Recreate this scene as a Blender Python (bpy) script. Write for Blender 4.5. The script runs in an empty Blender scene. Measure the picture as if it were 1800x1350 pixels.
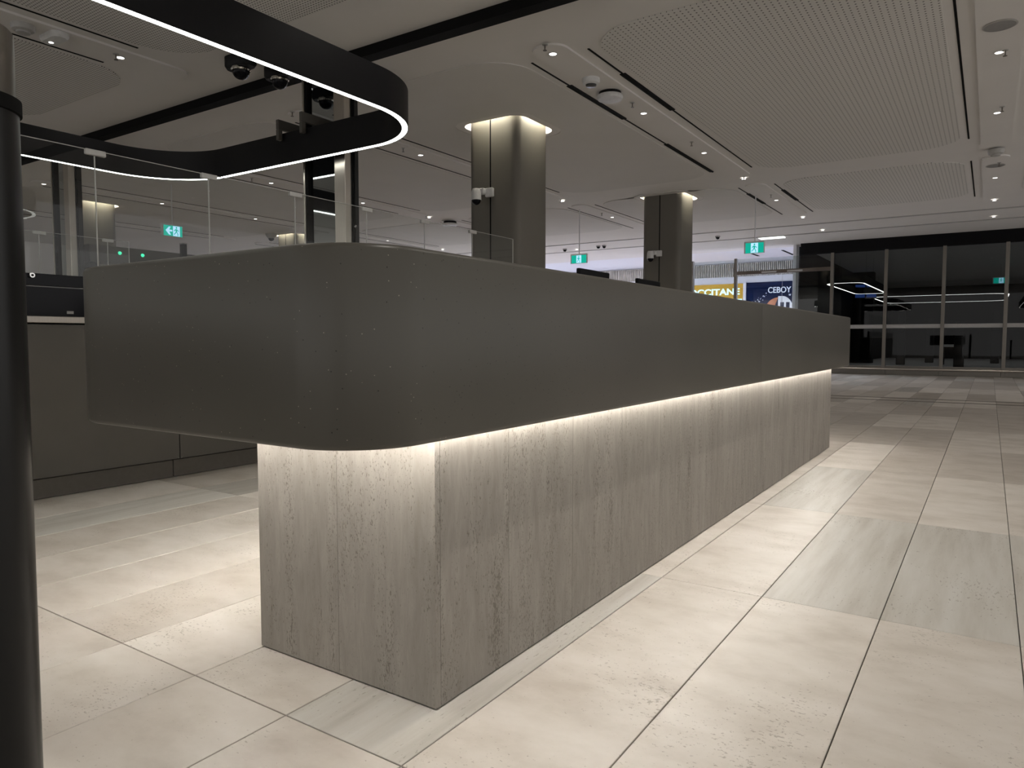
import bpy, bmesh, math, random
from mathutils import Vector, Matrix
random.seed(7)
S = bpy.context.scene
C = S.collection
PI = math.pi
# ------------------------------------------------------------------ camera, world, exposure
cam_d = bpy.data.cameras.new('camera'); cam = bpy.data.objects.new('camera', cam_d); C.objects.link(cam)
cam.location = (0, 0, 1.0); cam.rotation_euler = (math.radians(90 - 3.514), math.radians(0.0), math.radians(33.651))
cam_d.sensor_width = 36.0; cam_d.lens = 1259.4 / 1800 * 36.0; cam_d.clip_start = 0.02; cam_d.clip_end = 200
S.camera = cam
W = bpy.data.worlds.new('world'); S.world = W; W.use_nodes = True
W.node_tree.nodes['Background'].inputs[0].default_value = (0.92, 0.90, 0.88, 1)
W.node_tree.nodes['Background'].inputs[1].default_value = 1.0
S.view_settings.view_transform = 'Standard'; S.view_settings.look = 'None'
S.view_settings.exposure = 0.0; S.view_settings.gamma = 1.0; S.view_settings.use_curve_mapping = False
S.cycles.max_bounces = 7; S.cycles.diffuse_bounces = 4; S.cycles.transparent_max_bounces = 24
S.cycles.sample_clamp_indirect = 4.0; S.cycles.adaptive_threshold = 0.025
COVE_R, COVE_L, COVE_F = 74.0, 330.0, 54.0     # counter light strips
RING_E = 10.0                              # pendant ring strip
SPOT_W = 24.0                              # each ceiling downlight, watts
WALK_E = 7.0
MALL_E = 110.0                               # light panels in the mall
COLCOVE_E = 420.0
H = 3.93                                   # ceiling height

# ------------------------------------------------------------------ materials
M = {}
def nt(name):
    m = bpy.data.materials.new(name); m.use_nodes = True; M[name] = m
    t = m.node_tree; b = t.nodes['Principled BSDF']
    return m, t, b
def N(t, typ, **kw):
    n = t.nodes.new(typ)
    for k, v in kw.items():
        if k[0] == 'i' and k[1:].isdigit(): n.inputs[int(k[1:])].default_value = v
        else: setattr(n, k, v)
    return n
def L(t, a, b): t.links.new(a, b)
def math_n(t, op, a, b=None):
    n = N(t, 'ShaderNodeMath', operation=op)
    for i, v in enumerate((a, b)):
        if v is None: continue
        if isinstance(v, (int, float)): n.inputs[i].default_value = v
        else: L(t, v, n.inputs[i])
    return n.outputs[0]
def ramp(t, fac, stops):
    r = N(t, 'ShaderNodeValToRGB'); e = r.color_ramp.elements
    while len(e) < len(stops): e.new(0.5)
    for el, (p, c) in zip(e, stops):
        el.position = p; el.color = (*c, 1) if len(c) == 3 else c
    L(t, fac, r.inputs[0]); return r.outputs[0]
def mixc(t, fac, a, b, mode='MIX'):
    n = N(t, 'ShaderNodeMix', data_type='RGBA', blend_type=mode)
    for s, v in ((n.inputs[0], fac), (n.inputs[6], a), (n.inputs[7], b)):
        if isinstance(v, (int, float)): s.default_value = v
        elif isinstance(v, tuple): s.default_value = (*v, 1) if len(v) == 3 else v
        else: L(t, v, s)
    return n.outputs[2]
def plain(name, col, rough=0.5, metal=0.0, noise=0.06, scale=30.0, spec=0.5, stretch=(1, 1, 1)):
    m, t, b = nt(name)
    g = N(t, 'ShaderNodeNewGeometry'); mp = N(t, 'ShaderNodeMapping'); mp.inputs[3].default_value = stretch
    L(t, g.outputs['Position'], mp.inputs[0])
    n = N(t, 'ShaderNodeTexNoise'); n.inputs['Scale'].default_value = scale; n.inputs['Detail'].default_value = 3
    L(t, mp.outputs[0], n.inputs['Vector'])
    lo = tuple(c * (1 - noise) for c in col); hi = tuple(min(1, c * (1 + noise)) for c in col)
    L(t, ramp(t, n.outputs['Fac'], [(0.3, lo), (0.7, hi)]), b.inputs['Base Color'])
    b.inputs['Roughness'].default_value = rough; b.inputs['Metallic'].default_value = metal
    b.inputs['Specular IOR Level'].default_value = spec
    return m
def emit(name, col, st):
    m, t, b = nt(name)
    b.inputs['Base Color'].default_value = (*col, 1); b.inputs['Emission Color'].default_value = (*col, 1)
    b.inputs['Emission Strength'].default_value = st; return m
def glass(name, tint=(0.95, 0.97, 0.96), refl=1.0, rough=0.0):
    m, t, b = nt(name); t.nodes.remove(b)
    o = t.nodes['Material Output']
    f = N(t, 'ShaderNodeFresnel'); f.inputs[0].default_value = 1.5
    tr = N(t, 'ShaderNodeBsdfTransparent'); tr.inputs[0].default_value = (*tint, 1)
    gl = N(t, 'ShaderNodeBsdfGlossy'); gl.inputs['Roughness'].default_value = rough
    g = N(t, 'ShaderNodeNewGeometry')
    fr = math_n(t, 'MULTIPLY', math_n(t, 'MULTIPLY', f.outputs[0], refl), math_n(t, 'SUBTRACT', 1.0, g.outputs['Backfacing']))
    mx = N(t, 'ShaderNodeMixShader'); L(t, fr, mx.inputs[0]); L(t, tr.outputs[0], mx.inputs[1]); L(t, gl.outputs[0], mx.inputs[2])
    L(t, mx.outputs[0], o.inputs[0]); return m

def travertine_floor(name, single):
    m, t, b = nt(name)
    g = N(t, 'ShaderNodeNewGeometry'); oi = N(t, 'ShaderNodeObjectInfo')
    rnd = math_n(t, 'FRACT', math_n(t, 'ADD', oi.outputs['Random'], g.outputs['Random Per Island']))
    r2 = math_n(t, 'FRACT', math_n(t, 'MULTIPLY', rnd, 17.31)); r3 = math_n(t, 'FRACT', math_n(t, 'MULTIPLY', rnd, 53.7))
    off = math_n(t, 'MULTIPLY', rnd, 91.0)
    comb = N(t, 'ShaderNodeCombineXYZ'); L(t, off, comb.inputs[0]); L(t, off, comb.inputs[1]); L(t, off, comb.inputs[2])
    add = N(t, 'ShaderNodeVectorMath', operation='ADD'); L(t, g.outputs['Position'], add.inputs[0]); L(t, comb.outputs[0], add.inputs[1])
    def nz(sx, sy, scale, detail, rough=0.6):
        mp = N(t, 'ShaderNodeMapping'); mp.inputs[3].default_value = (sx, sy, 1); L(t, add.outputs[0], mp.inputs[0])
        n = N(t, 'ShaderNodeTexNoise'); n.inputs['Scale'].default_value = scale; n.inputs['Detail'].default_value = detail
        n.inputs['Roughness'].default_value = rough; L(t, mp.outputs[0], n.inputs['Vector']); return n.outputs['Fac']
    vein = nz(9, 0.8, 1.6, 5)          # long veins along the tile
    cloud = nz(1.0, 1.6, 3.2, 6)        # cloudy cross cut stone
    if single:
        isvein = N(t, 'ShaderNodeAttribute', attribute_type='OBJECT', attribute_name='veined').outputs['Fac']
        r3 = N(t, 'ShaderNodeAttribute', attribute_type='OBJECT', attribute_name='tone').outputs['Fac']
    else: isvein = math_n(t, 'GREATER_THAN', r2, 0.80)
    fac = N(t, 'ShaderNodeMix', data_type='FLOAT'); L(t, isvein, fac.inputs[0]); L(t, cloud, fac.inputs[2]); L(t, vein, fac.inputs[3])
    col = ramp(t, fac.outputs[0], [(0.30, (0.455, 0.415, 0.365)), (0.50, (0.55, 0.512, 0.462)), (0.70, (0.61, 0.575, 0.53))])
    # per-tile tone
    tone = ramp(t, r3, [(0.0, (0.66, 0.64, 0.62)), (0.35, (0.83, 0.81, 0.79)), (0.65, (0.97, 0.96, 0.95)), (1.0, (1.12, 1.115, 1.11))])
    col = mixc(t, 1.0, col, tone, 'MULTIPLY')
    grey = mixc(t, isvein, (1, 1, 1), (0.90, 0.935, 0.95)); col = mixc(t, 1.0, col, grey, 'MULTIPLY')
    # pits
    p1 = nz(26, 40, 3.0, 3); patch = nz(1, 1, 2.3, 2)
    p1b = nz(34, 9, 2.4, 2)
    pm = N(t, 'ShaderNodeMix', data_type='FLOAT'); L(t, isvein, pm.inputs[0]); L(t, p1, pm.inputs[2])
    p1c = nz(55, 14, 2.2, 3); L(t, p1c, pm.inputs[3])
    thr = math_n(t, 'ADD', 0.46, math_n(t, 'MULTIPLY', patch, 0.44))
    pit = math_n(t, 'GREATER_THAN', pm.outputs[0], thr)
    col = mixc(t, math_n(t, 'MULTIPLY', pit, 0.55), col, (0.20, 0.17, 0.135))
    L(t, col, b.inputs['Base Color'])
    b.inputs['Roughness'].default_value = 0.42; b.inputs['Specular IOR Level'].default_value = 0.35
    bp = N(t, 'ShaderNodeBump'); bp.inputs['Strength'].default_value = 0.12; bp.inputs['Distance'].default_value = 0.002
    L(t, math_n(t, 'SUBTRACT', 1.0, pit), bp.inputs['Height']); L(t, bp.outputs[0], b.inputs['Normal'])
    return m
def travertine_wall(name):
    m, t, b = nt(name)
    g = N(t, 'ShaderNodeNewGeometry'); oi = N(t, 'ShaderNodeObjectInfo')
    off = math_n(t, 'MULTIPLY', oi.outputs['Random'], 57.0)
    comb = N(t, 'ShaderNodeCombineXYZ'); L(t, off, comb.inputs[0]); L(t, off, comb.inputs[1]); L(t, off, comb.inputs[2])
    add = N(t, 'ShaderNodeVectorMath', operation='ADD'); L(t, g.outputs['Position'], add.inputs[0]); L(t, comb.outputs[0], add.inputs[1])
    def nz(sxy, sz, scale, detail, dist=0.0, rough=0.6):
        mp = N(t, 'ShaderNodeMapping'); mp.inputs[3].default_value = (sxy, sxy, sz); L(t, add.outputs[0], mp.inputs[0])
        n = N(t, 'ShaderNodeTexNoise'); n.inputs['Scale'].default_value = scale; n.inputs['Detail'].default_value = detail
        n.inputs['Distortion'].default_value = dist; n.inputs['Roughness'].default_value = rough
        L(t, mp.outputs[0], n.inputs['Vector']); return n.outputs['Fac']
    v = nz(24, 4.0, 1.4, 9, 0.5, 0.78); broad = nz(3.0, 0.8, 1.5, 4, 1.2)
    col = ramp(t, v, [(0.25, (0.260, 0.236, 0.208)), (0.5, (0.325, 0.297, 0.264)), (0.75, (0.393, 0.362, 0.326))])
    col = mixc(t, 1.0, col, ramp(t, broad, [(0.3, (0.88, 0.875, 0.87)), (0.7, (1.05, 1.05, 1.05))]), 'MULTIPLY')
    p = nz(95, 42, 2.0, 3, 0.5, 0.65); patch = nz(10, 1.3, 1.4, 3)
    thr = math_n(t, 'SUBTRACT', 0.86, math_n(t, 'MULTIPLY', patch, 0.47))
    pit = math_n(t, 'GREATER_THAN', p, thr)
    p2 = nz(66, 10.0, 1.4, 3, 0.3); pit2 = math_n(t, 'GREATER_THAN', p2, math_n(t, 'SUBTRACT', 0.98, math_n(t, 'MULTIPLY', patch, 0.52)))
    pit = math_n(t, 'MAXIMUM', pit, pit2)
    col = mixc(t, math_n(t, 'MULTIPLY', pit, 0.62), col, (0.12, 0.105, 0.085))
    L(t, col, b.inputs['Base Color']); b.inputs['Roughness'].default_value = 0.62; b.inputs['Specular IOR Level'].default_value = 0.25
    bp = N(t, 'ShaderNodeBump'); bp.inputs['Strength'].default_value = 0.35; bp.inputs['Distance'].default_value = 0.003
    L(t, math_n(t, 'SUBTRACT', math_n(t, 'MULTIPLY', v, 0.5), pit), bp.inputs['Height']); L(t, bp.outputs[0], b.inputs['Normal'])
    return m
def solid_surface(name):
    m, t, b = nt(name)
    g = N(t, 'ShaderNodeNewGeometry')
    n = N(t, 'ShaderNodeTexNoise'); n.inputs['Scale'].default_value = 1.3; n.inputs['Detail'].default_value = 3; L(t, g.outputs['Position'], n.inputs['Vector'])
    base = ramp(t, n.outputs['Fac'], [(0.3, (0.074, 0.069, 0.058)), (0.7, (0.088, 0.082, 0.070))])
    def specks(scale, thr, seed):
        v = N(t, 'ShaderNodeTexVoronoi'); v.inputs['Scale'].default_value = scale
        mp = N(t, 'ShaderNodeMapping'); mp.inputs[1].default_value = (seed, seed * 2, seed * 3); L(t, g.outputs['Position'], mp.inputs[0]); L(t, mp.outputs[0], v.inputs['Vector'])
        near = math_n(t, 'LESS_THAN', v.outputs['Distance'], 0.16)
        sep = N(t, 'ShaderNodeSeparateColor'); L(t, v.outputs['Color'], sep.inputs[0])
        return math_n(t, 'MULTIPLY', near, math_n(t, 'LESS_THAN', sep.outputs[0], thr))
    col = mixc(t, specks(120, 0.05, 1.3), base, (0.30, 0.27, 0.22)); col = mixc(t, specks(95, 0.05, 4.7), col, (0.02, 0.018, 0.016))
    L(t, col, b.inputs['Base Color']); b.inputs['Roughness'].default_value = 0.36; b.inputs['Specular IOR Level'].default_value = 0.4
    return m
def perforated(name, pitch, rad=0.27):
    m, t, b = nt(name)
    g = N(t, 'ShaderNodeNewGeometry'); sep = N(t, 'ShaderNodeSeparateXYZ'); L(t, g.outputs['Position'], sep.inputs[0])
    def cell(o):
        f = math_n(t, 'FRACT', math_n(t, 'MULTIPLY', o, 1.0 / pitch)); return math_n(t, 'SUBTRACT', f, 0.5)
    x, y = cell(sep.outputs[0]), cell(sep.outputs[1])
    d = math_n(t, 'SQRT', math_n(t, 'ADD', math_n(t, 'MULTIPLY', x, x), math_n(t, 'MULTIPLY', y, y)))
    hole = math_n(t, 'LESS_THAN', d, rad)
    L(t, mixc(t, hole, (0.74, 0.72, 0.69), (0.10, 0.095, 0.09)), b.inputs['Base Color']); b.inputs['Roughness'].default_value = 0.8
    b.inputs['Specular IOR Level'].default_value = 0.15
    return m

travertine_floor('floor_stone', True); travertine_floor('floor_stone_field', False); travertine_wall('plinth_stone'); solid_surface('counter_solid')
perforated('perf_fine', 0.032, 0.23); perforated('perf_wide', 0.055, 0.15); plain('panel_plain', (0.70, 0.68, 0.655), 0.85, noise=0.015, scale=1.5, spec=0.15)
plain('grout', (0.12, 0.108, 0.093), 0.9); plain('ceiling_paint', (0.78, 0.755, 0.73), 0.85, noise=0.015, scale=1.5, spec=0.15)
plain('black_slot', (0.005, 0.005, 0.005), 0.8, spec=0.1); plain('black_metal', (0.005, 0.005, 0.006), 0.5, spec=0.2)
plain('black_gloss', (0.006, 0.006, 0.008), 0.15, spec=0.15); plain('black_screen', (0.004, 0.004, 0.005), 0.35, spec=0.08)
plain('steel', (0.50, 0.46, 0.41), 0.32, 1.0, noise=0.05, scale=25, stretch=(8, 8, 0.3)); plain('steel_dark', (0.20, 0.185, 0.165), 0.38, 1.0, noise=0.05, scale=25, stretch=(8, 8, 0.3))
plain('chrome', (0.75, 0.74, 0.72), 0.12, 1.0); plain('mirror', (0.42, 0.45, 0.46), 0.03, 1.0, noise=0.0)
plain('laminate', (0.075, 0.070, 0.061), 0.42, noise=0.05, scale=3); plain('laminate_kick', (0.085, 0.078, 0.068), 0.5)
plain('column_clad', (0.125, 0.116, 0.098), 0.5, noise=0.03, scale=2); plain('white_plastic', (0.68, 0.68, 0.68), 0.4)
plain('grey_plastic', (0.30, 0.295, 0.29), 0.45); plain('trim_grey', (0.42, 0.41, 0.395), 0.4); plain('cove_white', (0.85, 0.83, 0.78), 0.8)
plain('post_black', (0.008, 0.008, 0.008), 0.3, 0.0, spec=0.35); plain('mall_white', (0.80, 0.80, 0.84), 0.6, noise=0.02); plain('mall_floor', (0.62, 0.61, 0.63), 0.5)
plain('fascia_rib', (0.42, 0.39, 0.34), 0.5, 0.3, noise=0.3, scale=2); plain('sign_ochre', (0.50, 0.30, 0.045), 0.7, spec=0.1); plain('sign_navy', (0.004, 0.009, 0.034), 0.7, spec=0.05)
plain('sign_orange', (0.42, 0.15, 0.06), 0.6); plain('paper_white', (0.85, 0.86, 0.86), 0.6); plain('dark_wall', (0.006, 0.006, 0.007), 0.8, spec=0.15)
plain('bronze', (0.12, 0.10, 0.085), 0.4, 0.8); plain('sensor_dark', (0.05, 0.05, 0.05), 0.3); plain('pale_bench', (0.7, 0.7, 0.7), 0.5)
emit('cove_right', (1.0, 0.955, 0.89), COVE_R); emit('cove_left', (1.0, 0.955, 0.89), COVE_L); emit('cove_front', (1.0, 0.955, 0.89), COVE_F)
emit('ring_led', (0.97, 1.0, 0.93), RING_E); emit('walk_ring_led', (0.97, 1.0, 0.93), WALK_E); emit('column_led', (1.0, 0.93, 0.76), COLCOVE_E); emit('downlight_led', (1.0, 0.95, 0.88), 6.0)
emit('exit_green', (0.0, 0.34, 0.25), 1.0); emit('exit_white', (0.42, 0.72, 0.98), 1.0); emit('lamp_green', (0.05, 0.75, 0.42), 1.3); emit('mall_light', (0.82, 0.85, 1.0), MALL_E)
emit('exit_glow', (0.95, 1.0, 0.98), 2.0); emit('letter_glow', (0.55, 0.95, 1.0), 1.3); emit('screen_blue', (0.03, 0.075, 0.30), 0.6); emit('lounge_led', (1.0, 0.97, 0.9), 9.0); emit('letter_white', (0.62, 0.66, 0.74), 0.5)
glass('screen_glass', (0.955, 0.965, 0.955), 1.0); glass('window_glass', (0.86, 0.89, 0.89), 1.3); glass('dark_glass', (0.62, 0.64, 0.65), 0.55)

# ------------------------------------------------------------------ mesh helpers
class MB:
    def __init__(s): s.v = []; s.f = []
    def add(s, vs, fs):
        k = len(s.v); s.v += [tuple(v) for v in vs]; s.f += [tuple(i + k for i in f) for f in fs]; return s
    def box(s, x0, x1, y0, y1, z0, z1):
        v = [(x, y, z) for z in (z0, z1) for y in (y0, y1) for x in (x0, x1)]
        return s.add(v, [(0, 2, 3, 1), (4, 5, 7, 6), (0, 1, 5, 4), (2, 6, 7, 3), (0, 4, 6, 2), (1, 3, 7, 5)])
    def bbox(s, x0, x1, y0, y1, z0, z1, b=0.004):
        # box with chamfered edges, lofted rounded loops
        return s.loft([(rr(x0 + i, x1 - i, y0 + i, y1 - i, max(b - i, 1e-4) , 2), z) for i, z in ((b, z0), (0, z0 + b), (0, z1 - b), (b, z1))])
    def loft(s, loops, cap=True, close=False):
        n = len(loops[0][0]); k = len(s.v); vs = []
        for lp, z in loops: vs += [(x, y, z) for x, y in lp]
        fs = []
        m = len(loops)
        for j in range(m if close else m - 1):
            a = j * n; b = ((j + 1) % m) * n
            for i in range(n): fs.append((a + i, a + (i + 1) % n, b + (i + 1) % n, b + i))
        if cap and not close:
            fs.append(tuple(range(n - 1, -1, -1))); fs.append(tuple((m - 1) * n + i for i in range(n)))
        return s.add(vs, fs)
    def lathe(s, prof, seg=24, c=(0, 0, 0)):
        vs = []; fs = []; n = len(prof)
        for i in range(seg):
            a = 2 * PI * i / seg
            vs += [(c[0] + r * math.cos(a), c[1] + r * math.sin(a), c[2] + z) for r, z in prof]
        for i in range(seg):
            j = (i + 1) % seg
            for k in range(n - 1): fs.append((i * n + k, j * n + k, j * n + k + 1, i * n + k + 1))
        return s.add(vs, fs)
    def cyl(s, p0, p1, r0, r1=None, seg=12):
        r1 = r0 if r1 is None else r1
        p0 = Vector(p0); p1 = Vector(p1); d = (p1 - p0).normalized()
        u = d.orthogonal().normalized(); w = d.cross(u)
        vs = []
        for p, r in ((p0, r0), (p1, r1)):
            vs += [p + (u * math.cos(2 * PI * i / seg) + w * math.sin(2 * PI * i / seg)) * r for i in range(seg)]
        fs = [(i, (i + 1) % seg, seg + (i + 1) % seg, seg + i) for i in range(seg)]
        fs += [tuple(range(seg - 1, -1, -1)), tuple(range(seg, 2 * seg))]
        return s.add(vs, fs)
    def sphere(s, c, r, sz=1.0, seg=16, rings=10, lo=-PI / 2, hi=PI / 2):
        prof = [(max(1e-5, r * math.cos(lo + (hi - lo) * i / rings)), r * sz * math.sin(lo + (hi - lo) * i / rings)) for i in range(rings + 1)]
        return s.lathe(prof, seg, c)
    def poly(s, pts, y0, y1):       # x,z outline extruded along y
        n = len(pts); vs = [(x, y0, z) for x, z in pts] + [(x, y1, z) for x, z in pts]
        return s.add(vs, [tuple(range(n)), tuple(range(2 * n - 1, n - 1, -1))] + [(i, n + i, n + (i + 1) % n, (i + 1) % n) for i in range(n)])
    def build(s, name, mat, parent=None, smooth=None, loc=None):
        me = bpy.data.meshes.new(name); me.from_pydata(s.v, [], s.f)
        bm = bmesh.new(); bm.from_mesh(me); bmesh.ops.recalc_face_normals(bm, faces=bm.faces); bm.to_mesh(me); bm.free()
        me.materials.append(M[mat])
        if smooth:
            for p in me.polygons: p.use_smooth = True
            me.set_sharp_from_angle(angle=math.radians(smooth))
        o = bpy.data.objects.new(name, me); C.objects.link(o); o.parent = parent
        if loc: o.location = loc
        return o
def rr(x0, x1, y0, y1, r, n=8):
    r4 = r if isinstance(r, (tuple, list)) else (r,) * 4     # corners: (x1,y0) (x1,y1) (x0,y1) (x0,y0)
    out = []
    for (cx, cy, a0), q in zip((((x1, y0, -PI / 2)), (x1, y1, 0), (x0, y1, PI / 2), (x0, y0, PI)), r4):
        q = max(q, 1e-4)
        sx = -1 if cx == x1 else 1; sy = 1 if cy == y0 else -1
        for i in range(n + 1):
            a = a0 + PI / 2 * i / n
            out.append((cx + sx * q + q * math.cos(a), cy + sy * q + q * math.sin(a)))
    return out
def plate(name, mat, outer, holes, z0, z1, parent=None):
    bm = bmesh.new()
    for lp in [outer] + holes:
        vs = [bm.verts.new((x, y, z0)) for x, y in lp]
        for i in range(len(vs)): bm.edges.new((vs[i], vs[(i + 1) % len(vs)]))
    bmesh.ops.triangle_fill(bm, use_beauty=True, use_dissolve=False, edges=bm.edges[:])
    ret = bmesh.ops.extrude_face_region(bm, geom=bm.faces[:])
    for e in ret['geom']:
        if isinstance(e, bmesh.types.BMVert): e.co.z = z1
    bmesh.ops.recalc_face_normals(bm, faces=bm.faces[:])
    me = bpy.data.meshes.new(name); bm.to_mesh(me); bm.free(); me.materials.append(M[mat])
    o = bpy.data.objects.new(name, me); C.objects.link(o); o.parent = parent; return o
def thing(name, label, cat, loc=(0, 0, 0), group=None, rz=0):
    o = bpy.data.objects.new(name, None); C.objects.link(o); o.location = loc; o.rotation_euler[2] = rz; o.empty_display_size = 0.1
    return tag(o, label, cat, group)
def tag(o, label, cat, group=None):
    o['label'] = label; o['category'] = cat
    if group: o['group'] = group
    return o
def struct(o, label=None):
    o['kind'] = 'structure'
    if label: o['label'] = label
    return o
def dup(root, loc, label=None, group=None):
    r = root.copy(); C.objects.link(r); r.location = loc
    if label: r['label'] = label
    if group: r['group'] = group
    for ch in list(root.children):
        c = ch.copy(); C.objects.link(c); c.parent = r
        for g in list(ch.children):
            d = g.copy(); C.objects.link(d); d.parent = c
    return r
def text(name, s, mat, parent, loc, width, height, depth=0.01, rot=(PI / 2, 0, 0), off=0.0):
    cu = bpy.data.curves.new(name, 'FONT'); cu.body = s; cu.extrude = depth / 2; cu.offset = off
    o = bpy.data.objects.new(name, cu); C.objects.link(o)
    bpy.context.view_layer.update()
    me = bpy.data.meshes.new_from_object(o.evaluated_get(bpy.context.evaluated_depsgraph_get()))
    bpy.data.objects.remove(o)
    xs = [v.co.x for v in me.vertices]; ys = [v.co.y for v in me.vertices]
    kx = width / (max(xs) - min(xs)); ky = height / (max(ys) - min(ys)); x0, y0 = min(xs), min(ys)
    for v in me.vertices: v.co.x = (v.co.x - x0) * kx; v.co.y = (v.co.y - y0) * ky
    me.name = name; me.materials.clear(); me.materials.append(M[mat])
    o = bpy.data.objects.new(name, me); C.objects.link(o); o.parent = parent; o.location = loc; o.rotation_euler = rot
    return o

# ------------------------------------------------------------------ floor: slab + stone tiles
FX0, FX1, FY0, FY1 = -24.0, 7.0, -8.0, 23.9
floor = struct(MB().box(FX0, FX1, FY0, FY1, -0.25, -0.012).build('floor', 'grout'))
PX, PY = 0.412, 1.612
GX, GY = -1.119, 1.21
fwd = cam.rotation_euler.to_matrix() @ Vector((0, 0, -1)); rgt = cam.rotation_euler.to_matrix() @ Vector((1, 0, 0)); upv = cam.rotation_euler.to_matrix() @ Vector((0, 1, 0))
def px(x, y):
    d = Vector((x, y, -1.0)); w = d.dot(fwd)
    return (900 + 1259.4 * d.dot(rgt) / w, 675 - 1259.4 * d.dot(upv) / w) if w > 0.2 else None
cells = []
for i in range(int((FX0 - GX) / PX) - 1, int((FX1 - GX) / PX) + 1):
    for j in range(int((FY0 - GY) / PY) - 1, int((FY1 - GY) / PY) + 1):
        x0 = GX + i * PX; y0 = GY + j * PY
        if x0 < FX0 or x0 + PX > FX1 or y0 < FY0 or y0 + PY > FY1: continue
        q = [px(x, y) for x, y in ((x0, y0), (x0 + PX, y0), (x0 + PX, y0 + PY), (x0, y0 + PY))]
        area = 0
        if all(q) and -3.2 > -99:
            ins = [p for p in q if -150 < p[0] < 1950 and p[1] < 1500]
            if ins: area = abs(sum(q[k][0] * q[(k + 1) % 4][1] - q[(k + 1) % 4][0] * q[k][1] for k in range(4))) / 2
            hidden = (-8.6 < x0 < -4.9 and y0 < 8) or x0 < -9.5 or (x0 < -2.4 and y0 > 4.4)
            if hidden: area = 0
        cells.append((area, x0, y0))
cells.sort(reverse=True)
def tile_geom(mb, x0, y0, g=0.0017, b=0.0013):
    lp = lambda i: [(x0 + g + i, y0 + g + i), (x0 + PX - g - i, y0 + g + i), (x0 + PX - g - i, y0 + PY - g - i), (x0 + g + i, y0 + PY - g - i)]
    return mb.loft([(lp(0), -0.012), (lp(0), -b), (lp(b), 0.0)])
TONES = {(0, 0): (.78, 0), (1, 0): (.86, 0), (2, 0): (.70, 0), (-1, 0): (.62, 1), (-2, 0): (.60, 0), (-3, 0): (.92, 0), (-4, 0): (.48, 0), (-5, 0): (.72, 0), (-6, 0): (.74, 0), (-7, 0): (.45, 0), (-8, 0): (.6, 1), (3, 0): (.5, 0),
         (-3, -1): (.68, 0), (-4, -1): (.55, 0), (-5, -1): (.5, 0), (-6, -1): (.35, 1), (-2, -1): (.52, 0), (-1, -1): (.58, 0), (0, -1): (.75, 0), (1, -1): (.8, 0), (2, -1): (.45, 0),
         (0, 1): (.82, 0), (1, 1): (.66, 1), (2, 1): (.62, 1), (3, 1): (.55, 1), (-1, 1): (.85, 0), (0, 2): (.72, 1), (1, 2): (.62, 0), (2, 2): (.82, 0), (3, 2): (.75, 0), (-1, 2): (.72, 0),
         (0, 3): (.95, 0), (1, 3): (.42, 0), (2, 3): (.45, 0), (3, 3): (.2, 0), (-1, 3): (.5, 0), (0, 4): (.22, 0), (1, 4): (.2, 0), (2, 4): (.72, 0), (3, 4): (.7, 0), (-1, 4): (.25, 0),
         (0, 5): (.8, 0), (1, 5): (.78, 0), (2, 5): (.35, 0), (3, 5): (.3, 0), (-1, 5): (.12, 0), (-2, 5): (.2, 0), (-1, 6): (.5, 0), (0, 6): (.2, 0), (1, 6): (.15, 0), (2, 6): (.25, 0), (-2, 6): (.45, 0),
         (-7, 1): (.85, 0), (-6, 1): (.6, 0)}
proto = None; rest = MB()
for k, (a, x0, y0) in enumerate(cells):
    if k < 290 and a > 0:
        if proto is None:
            proto = tile_geom(MB(), 0, 0).build('floor_tile', 'floor_stone', floor); o = proto
        else:
            o = proto.copy(); C.objects.link(o); o.parent = floor
        o.location = (x0, y0, 0)
        ij = (round((x0 - GX) / PX), round((y0 - GY) / PY))
        tone, ve = TONES.get(ij, (random.random() ** 1.2, 1 if random.random() < 0.16 else 0))
        o['tone'] = float(tone); o['veined'] = float(ve)
    else: tile_geom(rest, x0, y0)
rest.build('floor_tile_field', 'floor_stone_field', floor)['kind'] = 'stuff'
for y in (13.35, 13.95):
    o = MB().box(-11.5, 4.4, y - 0.035, y + 0.035, -0.004, 0.0035).build('floor_track', 'bronze', floor)

# ------------------------------------------------------------------ ceiling
STRIPS = [3.74, -0.02, -3.80, -7.56, -11.2, -14.8, -18.5]
COLS = [(-5.66, 8.42), (-5.62, 14.28), (-16.4, 8.02), (-16.4, 13.7)]
CW = 0.405
holes = [rr(cx - CW - 0.085, cx + CW + 0.085, cy - CW - 0.085, cy + CW + 0.085, 0.20, 6) for cx, cy in COLS]
ceil_o = struct(plate('ceiling', 'ceiling_paint', [(FX0, FY0), (FX1, FY0), (FX1, FY1), (FX0, FY1)], holes, H, H + 0.02))
ZONES = [(-3.0, 4.52, 'perf_fine'), (6.25, 12.86, 'perf_wide'), (13.88, 17.55, 'perf_wide')]
for i in range(len(STRIPS) - 1):
    xa, xb = STRIPS[i + 1] + 0.43, STRIPS[i] - 0.43
    for y0, y1, mt in ZONES:
        hs = [rr(cx - CW - 0.2, cx + CW + 0.2, cy - CW - 0.2, cy + CW + 0.2, 0.28, 6) for cx, cy in COLS if xa < cx < xb and y0 < cy < y1]
        plate('ceiling_panel', mt if (mt == 'perf_fine' or i == 1) else 'panel_plain', rr(xa, xb, y0, y1, 0.55, 8), hs, H - 0.010, H - 0.0005, ceil_o)
SLOTY = [(-3, 4.07, ((1.0, 2.4),)), (6.59, 12.55, ((7.4, 8.9), (10.37, 12.5))), (14.1, 17.6, ((14.75, 16.0),))]
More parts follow.
